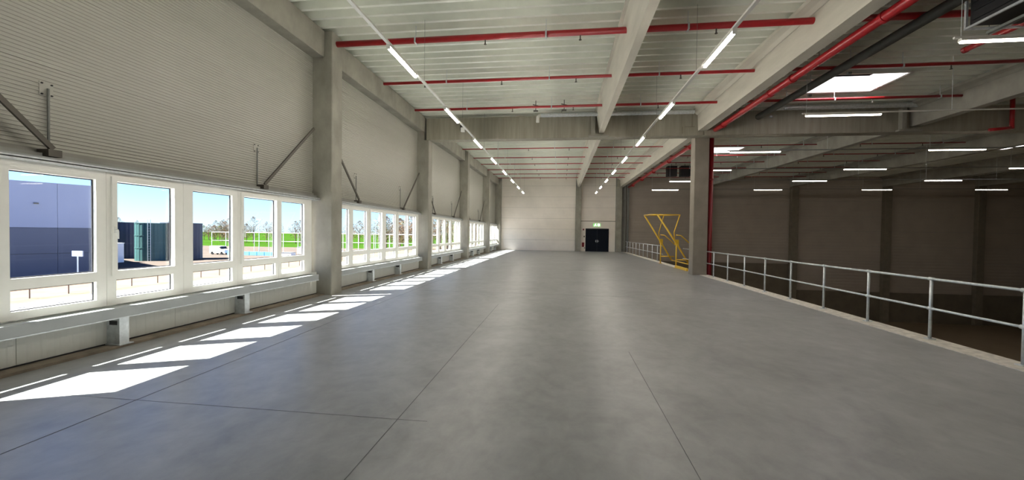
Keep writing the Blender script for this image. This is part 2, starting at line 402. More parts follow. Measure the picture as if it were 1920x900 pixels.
# ------------------------------------------------------------------ beams
def bm_box_beam(x0, x1, y0, y1, z0, z1, bev=0.02):
    za, zb_ = zr(y0), zr(y1)
    def sec(y, dz): return [(x0, y, z0 + bev + dz), (x0 + bev, y, z0 + dz), (x1 - bev, y, z0 + dz), (x1, y, z0 + bev + dz), (x1, y, z1 + dz), (x0, y, z1 + dz)]
    A, Bq = sec(y0, za), sec(y1, zb_); n = len(A)
    return MB().add(A + Bq, [tuple(range(n)), tuple(range(n, 2 * n))[::-1]] + [(i, n + i, n + (i + 1) % n, (i + 1) % n) for i in range(n)])
def sec_beam(sec2, y0, y1):
    A = [(x, y0, z + zr(y0)) for x, z in sec2]; Bq = [(x, y1, z + zr(y1)) for x, z in sec2]; n = len(A)
    return MB().add(A + Bq, [tuple(range(n)), tuple(range(n, 2 * n))[::-1]] + [(i, n + i, n + (i + 1) % n, (i + 1) % n) for i in range(n)])
for kb in range(-1, 5):
    ys, ye = CY0 + CT + S * kb, min(CY0 + S * (kb + 1) - 0.02, 39.76)
    o = obj('edge_beam', sec_beam([(-6.76, 6.41), (-6.40, 6.41), (-6.385, 6.43), (-6.375, 7.1), (-6.76, 7.1)] if True else None, ys, ye + 0.0), M['concrete'])
    tag(o, 'concrete roof edge beam over the ' + ['window bay behind the camera', 'window bay nearest the camera', 'second window bay', 'third window bay past the girder', 'fourth window bay', 'last window bay'][kb + 1], 'beam', 'edge beams above the window wall', 'structure')
mid = [(1.60, 6.20), (1.80, 6.20), (1.90, 7.05), (1.96, 7.08), (1.96, 7.14), (1.38, 7.14), (1.38, 7.08), (1.46, 7.05)]
GY0, GY1 = 17.75, 18.25
for (a, c, lb) in ((YB, GY0 - 0.01, 'narrow tapered concrete roof beam over the room, in front of the cross girder'), (GY1 + 0.01, YF, 'narrow tapered concrete roof beam over the room, beyond the cross girder')):
    tag(obj('roof_beam', sec_beam(mid, a, c), M['beam']), lb, 'beam', 'roof beams', 'structure')
def side_beam(x): return [(x, 6.22), (x + 0.35, 6.22), (x + 0.35, 7.0), (x + 0.55, 7.06), (x + 0.55, 7.14), (x - 0.28, 7.14), (x - 0.28, 7.04), (x - 0.14, 6.98), (x - 0.06, 6.9), (x - 0.03, 6.9)]
nm = ['over the railing line', 'first in the hall', 'second in the hall', 'third in the hall', 'fourth in the hall']
HX = [5.75, 13.85, 21.5, 29.4, 36.9]
for i, x in enumerate(HX):
    for (a, c, lb) in ((YB, GY0 - 0.01, 'in front of the cross girder'), (GY1 + 0.01, YF, 'beyond the cross girder')):
        tag(obj('roof_beam', sec_beam(side_beam(x), a, c), M['beam'] if i == 0 else M['concrete']), 'long deep concrete roof beam %s, %s' % (nm[i], lb), 'beam', 'roof beams', 'structure')
# cross girder on the second window column and the column at the railing
def lineq(x0, x1): return MB().prism([(x0, GY0, 6.05), (x0, GY0 + 0.02, 6.03), (x0, GY1 - 0.02, 6.03), (x0, GY1, 6.05), (x0, GY1, 7.02), (x0, GY0, 7.02)], (x1 - x0, 0, 0))
g1 = obj('cross_girder', lineq(-6.30, 5.99), M['girder']); tag(g1, 'stained concrete cross girder from window column to railing column', 'girder', kind='structure')
g2 = obj('cross_girder', lineq(6.01, XH), M['girder']); tag(g2, 'dim concrete cross girder running on over the hall', 'girder', kind='structure')
for x, g in ((1.25, g1), (13.45, g2), (21.2, g2)):
    obj('bearing_nib', MB().box(x, x + 0.16, GY0 - 0.2, GY0, 6.08, 6.95).box(x - 0.1, x + 0.75, GY0 - 0.2, GY0, 6.03, 6.1), M['concrete'], g)
obj('recess', MB().box(5.1, 5.13, GY0 - 0.012, GY0, 6.12, 6.42).box(5.5, 5.52, GY0 - 0.012, GY0, 6.42, 6.95).box(5.2, 5.62, GY0 - 0.012, GY0, 6.40, 6.42), M['hall_column'], g1)
fl_l = thing('floodlight', 'small white floodlight on the cross girder beside the lamp rail', 'floodlight', (-4.55, GY0 - 0.02, 6.5))
obj('housing', MB().box(-0.05, 0.12, -0.22, -0.08, -0.16, 0.02), M['white'], fl_l)
obj('bracket', MB().box(-0.09, -0.05, -0.16, 0.02, -0.1, 0.14), M['black'], fl_l)
# column at the railing
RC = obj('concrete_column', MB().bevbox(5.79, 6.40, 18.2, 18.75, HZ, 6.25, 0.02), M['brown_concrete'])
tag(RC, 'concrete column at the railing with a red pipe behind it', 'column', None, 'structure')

# ------------------------------------------------------------------ roof deck
P = 0.41; DZ = 7.14
def deck_mesh(x0, x1, n):
    prof = []
    for i in range(n):
        o = i * P
        prof += [(o, 0.0), (o + 0.085, 0.0), (o + 0.115, 0.19), (o + 0.38, 0.19)]
    prof.append((n * P, 0.0))
    v = []; f = []
    for (yy, z) in prof: v += [(x0, yy, z), (x1, yy, z)]
    for i in range(len(prof) - 1): f.append((2 * i, 2 * i + 1, 2 * i + 3, 2 * i + 2))
    # small stiffening bead in the wide upper flange is left to the material
    return mesh('deck_sheet', v, f, M['deck'])
ce = thing('ceiling', 'ribbed grey metal roof deck', None, kind='structure')
SKX = (8.74, 11.10)
rows = []
y = 14.30 - 10 * 3 * P
while y < 14.29: rows.append((y, 3)); y += 3 * P
rows.append((14.30, 4)); y = 14.30 + 4 * P; SK1 = (14.30, y)
for i in range(8): rows.append((y, 3)); y += 3 * P
SK2 = (y, y + 4 * P); rows.append((y, 4)); y += 4 * P
while y < YF: rows.append((y, 3)); y += 3 * P
XB = [-6.72, 1.67, 5.9, 14.0, 21.7, 29.6, XH]
cache = {}
def sheet(x0, x1, y, n):
    if (x0, x1, n) not in cache: cache[(x0, x1, n)] = deck_mesh(x0, x1, n)
    link('deck_sheet', cache[(x0, x1, n)], ce, (0, y, DZ + zr(y + n * P / 2)))
SKROW = {3: 0}
for (y, n) in rows:
    sk = (n == 4)
    for i in range(6):
        if y < 4.0 and i > 2: continue
        if sk and i == 2:
            sheet(XB[2], SKX[0], y, n); sheet(SKX[1], XB[3], y, n)
        elif sk and i == 4 and y > 20:
            sheet(XB[4], 24.2, y, n); sheet(26.6, XB[5], y, n)
        else: sheet(XB[i], XB[i + 1], y, n)
# roof build-up above the deck, with the skylight openings left free
yS1, yS2 = SK1, SK2
b = MB()
zz0, zz1 = 7.66, 7.8
b.box(-7.2, XH + 0.3, YB - 0.3, yS1[0], zz0, zz1)
b.box(-7.2, SKX[0], yS1[0], yS1[1], zz0, zz1); b.box(SKX[1], XH + 0.3, yS1[0], yS1[1], zz0, zz1)
b.box(-7.2, XH + 0.3, yS1[1], yS2[0], zz0, zz1)
b.box(-7.2, SKX[0], yS2[0], yS2[1], zz0, zz1); b.box(SKX[1], 24.2, yS2[0], yS2[1], zz0, zz1); b.box(26.6, XH + 0.3, yS2[0], yS2[1], zz0, zz1)
b.box(-7.2, XH + 0.3, yS2[1], YF + 0.4, zz0, zz1)
obj('roof_board', b, M['shell'], ce)
def skylight(x0, x1, y0, y1, label):
    z0 = DZ + zr((y0 + y1) / 2) - 0.03
    t = thing('skylight', label, 'skylight', ((x0 + x1) / 2, (y0 + y1) / 2, z0), 'roof skylights', None)
    a, c = (x1 - x0) / 2, (y1 - y0) / 2
    obj('upstand', MB().box(-a - .03, -a, -c, c, 0, 0.75).box(a, a + .03, -c, c, 0, 0.75).box(-a - .03, a + .03, -c - .03, -c, 0, 0.75).box(-a - .03, a + .03, c, c + .03, 0, 0.75), M['white'], t)
    obj('trim_flange', MB().box(-a - .1, -a - .03, -c - .1, c + .1, -0.015, 0.0).box(a + .03, a + .1, -c - .1, c + .1, -0.015, 0.0).box(-a - .1, a + .1, -c - .1, -c - .03, -0.015, 0).box(-a - .1, a + .1, c + .03, c + .1, -0.015, 0), M['rail_white'], t)
    dm = bpy.data.materials.get('translucent_dome')
    if dm is None:
        dm = bpy.data.materials.new('translucent_dome'); dm.use_nodes = True; nt = dm.node_tree; nt.nodes.clear()
        t1 = nt.nodes.new('ShaderNodeBsdfTranslucent'); t1.inputs[0].default_value = (0.95, 0.9, 0.97, 1)
        t2 = nt.nodes.new('ShaderNodeBsdfTransparent'); t2.inputs[0].default_value = (0.9, 0.9, 0.93, 1)
        mx = nt.nodes.new('ShaderNodeMixShader'); mx.inputs[0].default_value = 0.25; o = nt.nodes.new('ShaderNodeOutputMaterial')
        nt.links.new(t1.outputs[0], mx.inputs[1]); nt.links.new(t2.outputs[0], mx.inputs[2]); nt.links.new(mx.outputs[0], o.inputs[0])
    dome = MB(); nx, ny = 6, 6; v = []
    for i in range(nx + 1):
        for j in range(ny + 1):
            u, w = i / nx * 2 - 1, j / ny * 2 - 1
            v.append((u * a, w * c, 0.75 + 0.28 * (1 - u ** 4) * (1 - w ** 4)))
    f = [(i * (ny + 1) + j, (i + 1) * (ny + 1) + j, (i + 1) * (ny + 1) + j + 1, i * (ny + 1) + j + 1) for i in range(nx) for j in range(ny)]
    dome.add(v, f); obj('dome', dome, dm, t, smooth=True)
    obj('opener_bar', MB().box(-a * 0.55, -a * 0.5, c * 0.2, c, 0.55, 0.62).box(-a * .8, -a * .35, c * .9, c, 0.5, 0.62), M['blue'], t)
skylight(SKX[0], SKX[1], *SK1, 'bright white skylight opening over the hall, nearest of the skylights')
skylight(SKX[0], SKX[1], *SK2, 'small bright skylight just behind the railing column, beyond the girder')
skylight(24.2, 26.6, *SK2, 'distant skylight over the far bay of the hall')
# daylight enters by these openings: portals steer the sampling only
def portal(loc, sx, sy, direction):
    l = bpy.data.lights.new('daylight_portal', 'AREA'); l.shape = 'RECTANGLE'; l.size = sx; l.size_y = sy
    l.cycles.is_portal = True
    o = bpy.data.objects.new('daylight_portal', l); COL.objects.link(o); o.location = loc
    o.rotation_euler = Vector(direction).to_track_quat('-Z', 'Y').to_euler(); return o

# ------------------------------------------------------------------ far wall, back wall, hall walls
wf = obj('wall_far', MB().box(-7.2, XH, YF, YF + 0.3, HZ, 7.9), M['shell']); tag(wf, 'far end wall of pale horizontal sheet panels', kind='structure')
def far_panel(x0, x1, z0, z1, m, dep=0.03, parent=None, n=None):
    """horizontal panel facing the camera with shallow ribs"""
    prof = [(0.0, z0), (-dep, z0)]
    n = n or max(3, int((z1 - z0) / 0.14)); p = (z1 - z0) / n
    for i in range(n):
        a = z0 + i * p; prof += [(-dep, a + p * .2), (-dep - 0.006, a + p * .35), (-dep - 0.006, a + p * .8), (-dep, a + p)]
    prof += [(0.0, z1)]
    v = []; f = []
    for (d, z) in prof: v += [(x0, YF + d, z), (x1, YF + d, z)]
    for i in range(len(prof) - 1): f.append((2 * i, 2 * i + 1, 2 * i + 3, 2 * i + 2))
    return link('wall_panel', mesh('wall_panel', v, f, m), parent or wf)
z = 0.0
while z < 7.5:
    far_panel(-6.15, 1.42, z + .006, z + 1.094, M['wall_far'])
    if z > 3.0: far_panel(1.97, 5.37, z + .006, z + 1.094, M['wall_far'])
    z += 1.1
far_panel(1.97, 5.37, 3.08, 3.30, M['wall_far'], n=2)
surround = obj('door_surround', MB().box(1.98, 2.45, YF - 0.08, YF, 0, 2.32).box(4.74, 5.37, YF - 0.08, YF, 0, 2.32).box(1.98, 5.37, YF - 0.08, YF, 2.32, 3.03), M['wall_far'], wf)
obj('lintel_line', MB().box(1.97, 5.38, YF - 0.1, YF - 0.03, 3.03, 3.08), M['hall_column'], wf)
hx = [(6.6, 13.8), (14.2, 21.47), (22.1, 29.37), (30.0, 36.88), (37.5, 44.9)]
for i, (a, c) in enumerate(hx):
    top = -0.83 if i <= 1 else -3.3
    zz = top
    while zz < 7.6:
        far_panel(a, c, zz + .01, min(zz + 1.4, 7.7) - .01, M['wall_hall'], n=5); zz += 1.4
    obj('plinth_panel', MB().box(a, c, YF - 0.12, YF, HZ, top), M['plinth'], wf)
def far_col(x0, x1, z0, label, m, grp):
    tag(obj('concrete_column', MB().bevbox(x0, x1, YF - 0.42, YF - 0.005, z0, 6.46, 0.02).box(x0 + 0.1, x1 - .1, YF - 0.3, YF - .005, 6.46, 7.3), m), label, 'column', grp, 'structure')
far_col(1.43, 1.96, 0, 'concrete column on the far wall left of the dark double door', M['concrete'], 'columns on the far wall')
far_col(5.38, 5.95, 0, 'concrete column on the far wall right of the dark double door', M['concrete'], 'columns on the far wall')
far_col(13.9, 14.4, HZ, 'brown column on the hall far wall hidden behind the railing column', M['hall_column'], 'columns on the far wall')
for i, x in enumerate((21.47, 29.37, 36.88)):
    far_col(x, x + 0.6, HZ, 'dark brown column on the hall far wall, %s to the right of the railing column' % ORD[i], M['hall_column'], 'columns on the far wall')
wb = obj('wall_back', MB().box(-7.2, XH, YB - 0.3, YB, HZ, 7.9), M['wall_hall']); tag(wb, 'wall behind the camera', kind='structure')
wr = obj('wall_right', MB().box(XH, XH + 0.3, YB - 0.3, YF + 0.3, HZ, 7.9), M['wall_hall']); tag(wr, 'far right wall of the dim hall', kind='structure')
for i in range(2):
    x = 6.35 + i * 0.22
    o = obj('drain_pipe', MB().tube([(x, YF - 0.35, -0.1), (x, YF - 0.35, 6.6)], 0.05, 10), M['brace' if i == 0 else 'galv_dark'])
    tag(o, ['dark vertical pipe beside the far column right of the door', 'thin grey vertical pipe on the far wall at the hall edge'][i], 'pipe')

# ------------------------------------------------------------------ double door, exit sign, wall boxes
d1 = obj('door_1', rectframe(0, 1, 0, 1, 0, 1, 0.1) if False else MB().box(2.45, 2.53, YF - 0.13, YF - 0.02, 0, 2.30).box(4.66, 4.74, YF - 0.13, YF - 0.02, 0, 2.30).box(2.53, 4.66, YF - 0.13, YF - 0.02, 2.22, 2.30), M['door'])
tag(d1, 'dark navy double door in the far wall', kind='structure')
for (a, c, hx_) in ((2.535, 3.59, 3.50), (3.60, 4.655, 3.66)):
    lf = obj('leaf', MB().box(a, c, YF - 0.10, YF - 0.04, 0.01, 2.215), M['door'], d1)
    obj('handle', MB().tube([(hx_, YF - 0.1, 1.05), (hx_, YF - 0.15, 1.05), (hx_ + (0.12 if hx_ > 3.55 else -0.12), YF - 0.15, 1.05)], 0.014, 6).box(hx_ - .03, hx_ + .03, YF - .108, YF - .1, 0.93, 1.17), M['galv'], lf)
es = thing('exit_sign', 'small green lit escape sign above the dark double door', 'sign', (3.55, YF - 0.1, 2.52))
obj('housing', MB().box(-0.36, 0.36, -0.06, 0.02, 0, 0.30), M['exit_green'], es)
run = MB()   # running figure, arrow and doorway as flat marks
run.prism([(-0.27, -0.062, 0.03), (-0.22, -0.062, 0.03), (-0.15, -0.062, 0.13), (-0.2, -0.062, 0.15)], (0, -0.004, 0))
run.prism([(-0.2, -0.062, 0.12), (-0.12, -0.062, 0.12), (-0.1, -0.062, 0.22), (-0.19, -0.062, 0.21)], (0, -0.004, 0))
run.prism([(-0.14, -0.062, 0.13), (-0.04, -0.062, 0.1), (-0.04, -0.062, 0.04), (-0.07, -0.062, 0.04), (-0.08, -0.062, 0.08), (-0.16, -0.062, 0.1)], (0, -0.004, 0))
run.prism([(-0.13, -0.062, 0.23), (-0.07, -0.062, 0.23), (-0.07, -0.062, 0.28), (-0.13, -0.062, 0.28)], (0, -0.004, 0))
obj('running_figure', run, M['exit_white'], es)
obj('doorway_mark', MB().box(0.09, 0.27, -0.066, -0.062, 0.04, 0.27), M['exit_white'], es)
for (n_, lb, x, z, w, h, m) in (('alarm_box', 'small red alarm box left of the door, topmost of the wall boxes', 2.17, 2.12, .14, .16, 'darkred'),
                               ('switch_box', 'small dark switch box left of the door, below the alarm box', 2.26, 1.42, .13, .16, 'hall_column'),
                               ('extinguisher_box', 'dark red box low on the wall left of the door', 2.1, 0.45, .24, .45, 'darkred'),
                               ('socket_box', 'grey socket box low on the wall beside the door frame', 2.33, 0.28, .08, .14, 'galv_dark')):
    o = obj(n_, MB().bevbox(x, x + w, YF - 0.17, YF - 0.08, z, z + h, 0.015).box(x + .02, x + w - .02, YF - 0.176, YF - 0.17, z + .03, z + h - .03), M[m]); tag(o, lb, 'wall box')

# ------------------------------------------------------------------ strip lamps
def lamp_mesh(L, w=0.075):
    return MB().prism([(-w / 2, 0, 0), (w / 2, 0, 0), (w / 2, 0, 0.02), (w * 0.35, 0, 0.045), (-w * 0.35, 0, 0.045), (-w / 2, 0, 0.02)], (0, L, 0))
LZ = 5.47
dif = MB().prism([(-0.032, 0.02, 0.0), (-0.034, 0.02, -0.022), (-0.025, 0.02, -0.044), (0, 0.02, -0.052), (0.025, 0.02, -0.044), (0.034, 0.02, -0.022), (0.032, 0.02, 0.0)], (0, 1.46, 0)).me('diffuser', M['lamp_room'])
hsg = lamp_mesh(1.5).me('lamp_housing', M['rail_white'])
cap_ = MB().box(-0.04, 0.04, -0.015, 0.0, -0.06, 0.045).me('end_cap', M['rail_white'])
for r, (x, lb) in enumerate(((-3.5, 'window side'), (3.07, 'railing side'))):
    t = thing('lamp_rail', 'long white lamp rail hung along the %s of the room' % lb, 'lamp rail', (x, 0, LZ), 'white lamp rails along the room')
    obj('rail', MB().box(-0.034, 0.034, 0.0, 37.2, 0.046, 0.085), M['rail_white'], t)
    i = 0; y = 1.9
    while y < 37.5:
        obj('wire', MB().tube([(0, y, 0.085), (0, y, 7.12 + zr(y) - LZ)], 0.004, 5), M['galv_dark'], t); y += 3.89
    for i in range(9):
        y0 = 3.70 + 3.885 * i + (0 if r == 0 else 0.05)
        if i >= 1 and False: pass
        l = thing('strip_lamp', ('lit strip lamp on the %s rail, %s from the camera' % (lb, ORD[i - 1])) if i else 'lit strip lamp on the %s rail straight above the camera' % lb, 'lamp', (x, y0, LZ), 'lit strip lamps over the room')
        link('housing', hsg, l); link('diffuser', dif, l); link('end_cap', cap_, l); 
# hall rows run across
hdif = MB().prism([(0.02, -0.04, 0.0), (0.02, -0.03, -0.03), (0.02, 0.03, -0.03), (0.02, 0.04, 0.0)], (2.06, 0, 0)).me('diffuser', M['lamp_hall'])
hh = MB().prism([(0, -0.045, 0), (0, 0.045, 0), (0, 0.045, 0.02), (0, 0.03, 0.05), (0, -0.03, 0.05), (0, -0.045, 0.02)], (2.1, 0, 0)).me('lamp_housing', M['rail_white'])
hrows = [3.3, 8.45, 13.15, 18.6, 23.6, 28.4, 33.7]
rn = ['behind view', 'nearest', 'second', 'third', 'fourth', 'fifth', 'farthest']
for r, y in enumerate(hrows):
    zrow = LZ
    t = thing('lamp_rail', 'thin lamp rail crossing the hall, %s in order from the camera' % (['above the camera', 'first', 'second', 'third', 'fourth', 'fifth', 'sixth'][r]), 'lamp rail', (7.3, y, zrow), 'lamp rails across the hall')
    obj('rail', MB().box(0, 35.0, -0.02, 0.02, 0.051, 0.085), M['rail_white'] if r < 3 else M['galv_dark'], t)
    for q in range(9):
        xx = 0.12 + q * 3.95
        obj('wire', MB().tube([(xx, 0, 0.085), (xx, 0, 7.12 + zr(y) - zrow)], 0.006, 5), M['galv'], t)
    for c_, x0 in enumerate((7.4, 15.28, 23.15, 30.9)):
        if r == 3 and c_ > 1 or r == 2 and c_ > 0 and False: continue
        l = thing('strip_lamp', 'lit cross lamp in the hall, %s row from the camera, %s from the railing' % (ORD[r - 1] if r else 'unseen overhead', ORD[c_]), 'lamp', (x0, y, zrow), 'lit strip lamps over the hall')
        link('housing', hh, l); link('diffuser', hdif, l)

# ------------------------------------------------------------------ red sprinkler pipes
def pipe_cross(y, x0, x1, z, r, label, heads, pname='sprinkler_pipe'):
    t = thing(pname, label, 'pipe', (0, y, z), 'red sprinkler pipes across the ceiling')
    obj('tube', MB().tube([(x0, 0, 0), (x1, 0, 0)], r, 12), M['red'], t, smooth=True)
    for hx_ in heads:
        hd = MB().tube([(hx_, 0, -r), (hx_, 0, -r - 0.10)], 0.018, 6).tube([(hx_, 0, -r - 0.10), (hx_, 0, -r - 0.115)], 0.035, 8)
        obj('sprinkler_head', hd, M['brace'], t)
    x = x0 + 2.2
    while x < x1:
        hg = MB().tube([(x, 0, r), (x, 0, DZ + zr(y) - z)], 0.010, 6).box(x - 0.02, x + 0.02, -r - 0.01, r + 0.01, -r - 0.01, -r).box(x - .02, x + .02, -r - .01, -r, -r, r).box(x - .02, x + .02, r, r + .01, -r, r)
        obj('hanger', hg, M['galv'], t); x += 3.4
    return t
ph = [-4.6, -2.0, 0.4, 3.6, 8.0, 11.0, 16, 19]
for i, (y, r) in enumerate(((9.98, .075), (12.78, .048), (15.65, .048), (20.7, .03), (23.5, .03), (26.5, .03), (29.1, .03), (31.8, .03), (34.4, .03), (37.0, .03))):
    pipe_cross(y, -6.05, 21.0, 6.76 + zr(y), r, 'red sprinkler pipe across the ceiling, %s from the camera' % ORD[i] + (', thickest of them' if i == 0 else ''), ph)
# big red main along the railing beam
t = thing('red_main_pipe', 'thick glossy red main pipe along the beam over the railing', 'pipe', (6.47, 0, 6.25))
obj('tube', MB().tube([(0, 3.0, 0), (0, 12.0, 0), (0, 39.3, 0.1)], 0.105, 16), M['red'], t, smooth=True)
for y in (5.2, 8.9, 12.1, 13.3, 16.9, 21, 25, 29, 33, 37):
    obj('coupling', MB().tube([(0, y, 0.0), (0, y + 0.09, 0.0)], 0.125, 16), M['red'], t)
for y in (6.5, 11.0, 15.5, 20, 24.5, 29, 33.5):
    obj('hanger', MB().tube([(0.0, y, 0.1), (0.0, y, 0.85 + zr(y))], 0.008, 6), M['galv_dark'], t)
t = thing('red_riser_pipe', 'dark red vertical riser pipe behind the railing column', 'pipe', (6.56, 18.42, HZ))
obj('tube', MB().tube([(0, 0, 0), (0, 0, 12.1)], 0.10, 14), M['darkred'], t, smooth=True)
obj('clamp', MB().tube([(0, 0, 7.2), (0, 0, 7.26)], 0.115, 14), M['darkred'], t)
obj('clamp', MB().tube([(0, 0, 10.2), (0, 0, 10.26)], 0.115, 14), M['darkred'], t)
t = thing('red_branch_pipe', 'short red pipe drop with a capped horizontal arm over the hall', 'pipe', (17.2, 18.05, 6.05))
t.location = (17.2, 17.5, 6.05)
obj('drop', MB().tube([(0, 0, 0.0), (0, 0, 1.15)], 0.07, 10), M['red'], t, smooth=True)
obj('arm', MB().tube([(0.05, 0, 0.02), (-0.75, 0, -0.05)], 0.06, 10), M['red'], t, smooth=True)
t = thing('red_stub_pipe', 'short red pipe with an open end under the air heater', 'pipe', (8.95, 8.0, 6.0))
obj('tube', MB().tube([(0, -1.2, 0.02), (0, 2.05, 0.0)], 0.06, 12), M['red'], t, smooth=True)
obj('end_cap', MB().tube([(0, 2.05, 0), (0, 2.12, 0)], 0.07, 12), M['darkred'], t)
for y in (0.1, 1.6): obj('hanger', MB().tube([(0, y, 0.06), (0, y, 1.1)], 0.008, 6), M['galv_dark'], t)

# ------------------------------------------------------------------ galvanised duct in front of the girder
def spiral(x0, x1, y, z, r, label, hook, cap):
    t = thing('galvanised_duct', label, 'duct', (0, y, z))
    pts = []; n = int((x1 - x0) / 0.12); rr = []
    for i in range(n + 1):
        pts.append((x0 + (x1 - x0) * i / n, 0, 0)); rr.append(r * (1.05 if i % 2 else 0.97))
    obj('tube', MB().tube(pts, rr, 12), M['galv'], t, smooth=False)
    if hook: obj('elbow', MB().tube([(x0, 0, 0), (x0 - .08, 0, -.02), (x0 - .13, 0, -.08), (x0 - .14, 0, -.3)], r * 0.9, 10), M['rail_white'], t, smooth=True)
    if cap: obj('elbow', MB().tube([(x1, 0, 0), (x1 + .12, -.02, -0.01), (x1 + .17, -.12, -.04)], r * 1.35, 12), M['galv_dark'], t, smooth=True)
    x = x0 + 0.9
    while x < x1:
        obj('strap', MB().tube([(x, 0, r), (x, 0, DZ - z)], 0.01, 5), M['galv_dark'], t); x += 2.3
spiral(-0.95, 5.45, 17.32, 6.92, 0.085, 'corrugated galvanised duct hung above the cross girder in the room', True, False)
spiral(8.6, 14.55, 17.35, 7.0, 0.10, 'corrugated galvanised duct before the cross girder in the hall', False, True)
for i, x in enumerate((-1.1, 0.05)):
    t = thing('hanging_anchor', 'small dark threaded hanger on the ceiling, %s of the pair near the galvanised duct' % ('left' if i == 0 else 'right'), 'hanger', (x, 16.1, 6.8))
    obj('rod', MB().tube([(0, 0, -0.05), (0, 0, 0.46)], 0.018, 6), M['brace'], t)
    obj('cross_arm', MB().bar((-0.12, 0, 0.2), (0.12, 0, 0.14), 0.03, 0.03), M['brace'], t)
    obj('foot', MB().box(-0.09, 0.09, -0.05, 0.05, -0.08, -0.04), M['brace'], t)

# ------------------------------------------------------------------ dark duct and air heater over the hall
t = thing('dark_duct', 'dark insulated duct running along the hall ceiling beside the red main', 'duct', (7.95, 0, 6.62))
obj('tube', MB().tube([(0, 3.0, 0.0), (0, 12, 0.0), (0, 17.3, 0.02)], 0.12, 12), M['duct_dark'], t, smooth=True)
obj('tray', MB().box(0.2, 0.42, 3.0, 15.5, 0.12, 0.15).box(0.2, 0.21, 3.0, 15.5, 0.12, 0.22).box(0.41, 0.42, 3.0, 15.5, 0.12, 0.22), M['duct_dark'], t)
for y in (6, 9, 12.4, 14.2, 15.6, 16.6):
    obj('hanger', MB().tube([(0.17, y, -0.02), (0.17, y, 0.5)], 0.012, 6), M['galv'], t)
    obj('clip', MB().box(0.1, 0.2, y - 0.03, y + 0.03, -0.22, -0.15), M['galv_dark'], t)
t = thing('air_heater', 'black box air heater in a grey steel frame hung under the hall roof', 'heater', (7.98, 7.9, 5.93))
obj('casing', MB().box(0.04, 1.3, 0.04, 1.06, 0.06, 0.95), M['black'], t)
fr = MB()
for (x, y) in ((0, 0), (0, 1.1), (1.34, 0), (1.34, 1.1)): fr.box(x - .02, x + .02, y - .02, y + .02, 0, 1.25)
fr.box(-0.02, 0.02, 0, 1.1, 0, 0.04).box(1.32, 1.36, 0, 1.1, 0, 0.04).box(0, 1.34, -.02, .02, 0, .04).box(0, 1.34, 1.08, 1.12, 0, .04)
obj('frame', fr, M['galv'], t)
for q in range(5): obj('louvre', MB().bar((0.02, 0.1, 0.16 + q * 0.17), (0.02, 1.0, 0.16 + q * 0.17), 0.03, 0.05), M['black'], t)
obj('support_channel', MB().box(0.45, 0.53, -0.2, 1.2, -0.05, 0.0), M['galv_dark'], t)
for i, (x, y) in enumerate(((8.2, 32.0), (9.2, 32.0))):
    t = thing('air_heater', 'small dark heater under the distant hall roof, %s of the two' % ('left' if i == 0 else 'right'), 'heater', (x, y, 6.35), 'distant hall heaters')
    obj('casing', MB().box(0, 0.7, 0, 0.6, 0, 0.8), M['black'], t)
    obj('hanger', MB().tube([(0.35, 0.3, 0.8), (0.35, 0.3, 1.0)], 0.02, 6), M['galv_dark'], t)

# ------------------------------------------------------------------ railings
def railing(ys, y_from, y_to, x, label):
    t = thing('guard_railing', label, 'railing', (x, ys[0], 0.012), 'guard railings along the slab edge')
    o = ys[0]
    for y in ys:
        p = obj('post', MB().tube([(0, y - o, 0.012), (0, y - o, 1.03)], 0.024, 12), M['galv'], t, smooth=True)
        obj('base_plate', MB().box(-0.06, 0.06, y - o - 0.05, y - o + 0.05, 0, 0.014), M['galv'], p)
        for z in (0.53, 1.04):
            obj('clamp', MB().tube([(0, y - o - 0.045, z), (0, y - o + 0.045, z)], 0.031, 12), M['galv'], p, smooth=True)
    obj('top_rail', MB().tube([(0, y_from - o, 1.04), (0, y_to - o, 1.04)], 0.022, 12), M['galv'], t, smooth=True)
    obj('mid_rail', MB().tube([(0, y_from - o, 0.53), (0, y_to - o, 0.53)], 0.020, 12), M['galv'], t, smooth=True)
railing([6.222 + 1.388 * i for i in range(-3, 9)], 1.9, 18.15, 6.36, 'galvanised two-rail guard railing along the floor edge before the column')
railing([27.0 + 1.5 * i for i in range(9)], 25.6, 39.8, 6.36, 'distant galvanised guard railing between the yellow gate and the far wall')
railing([19.2, 20.3], 18.8, 21.5, 6.36, 'short galvanised guard railing between the column and the yellow gate')

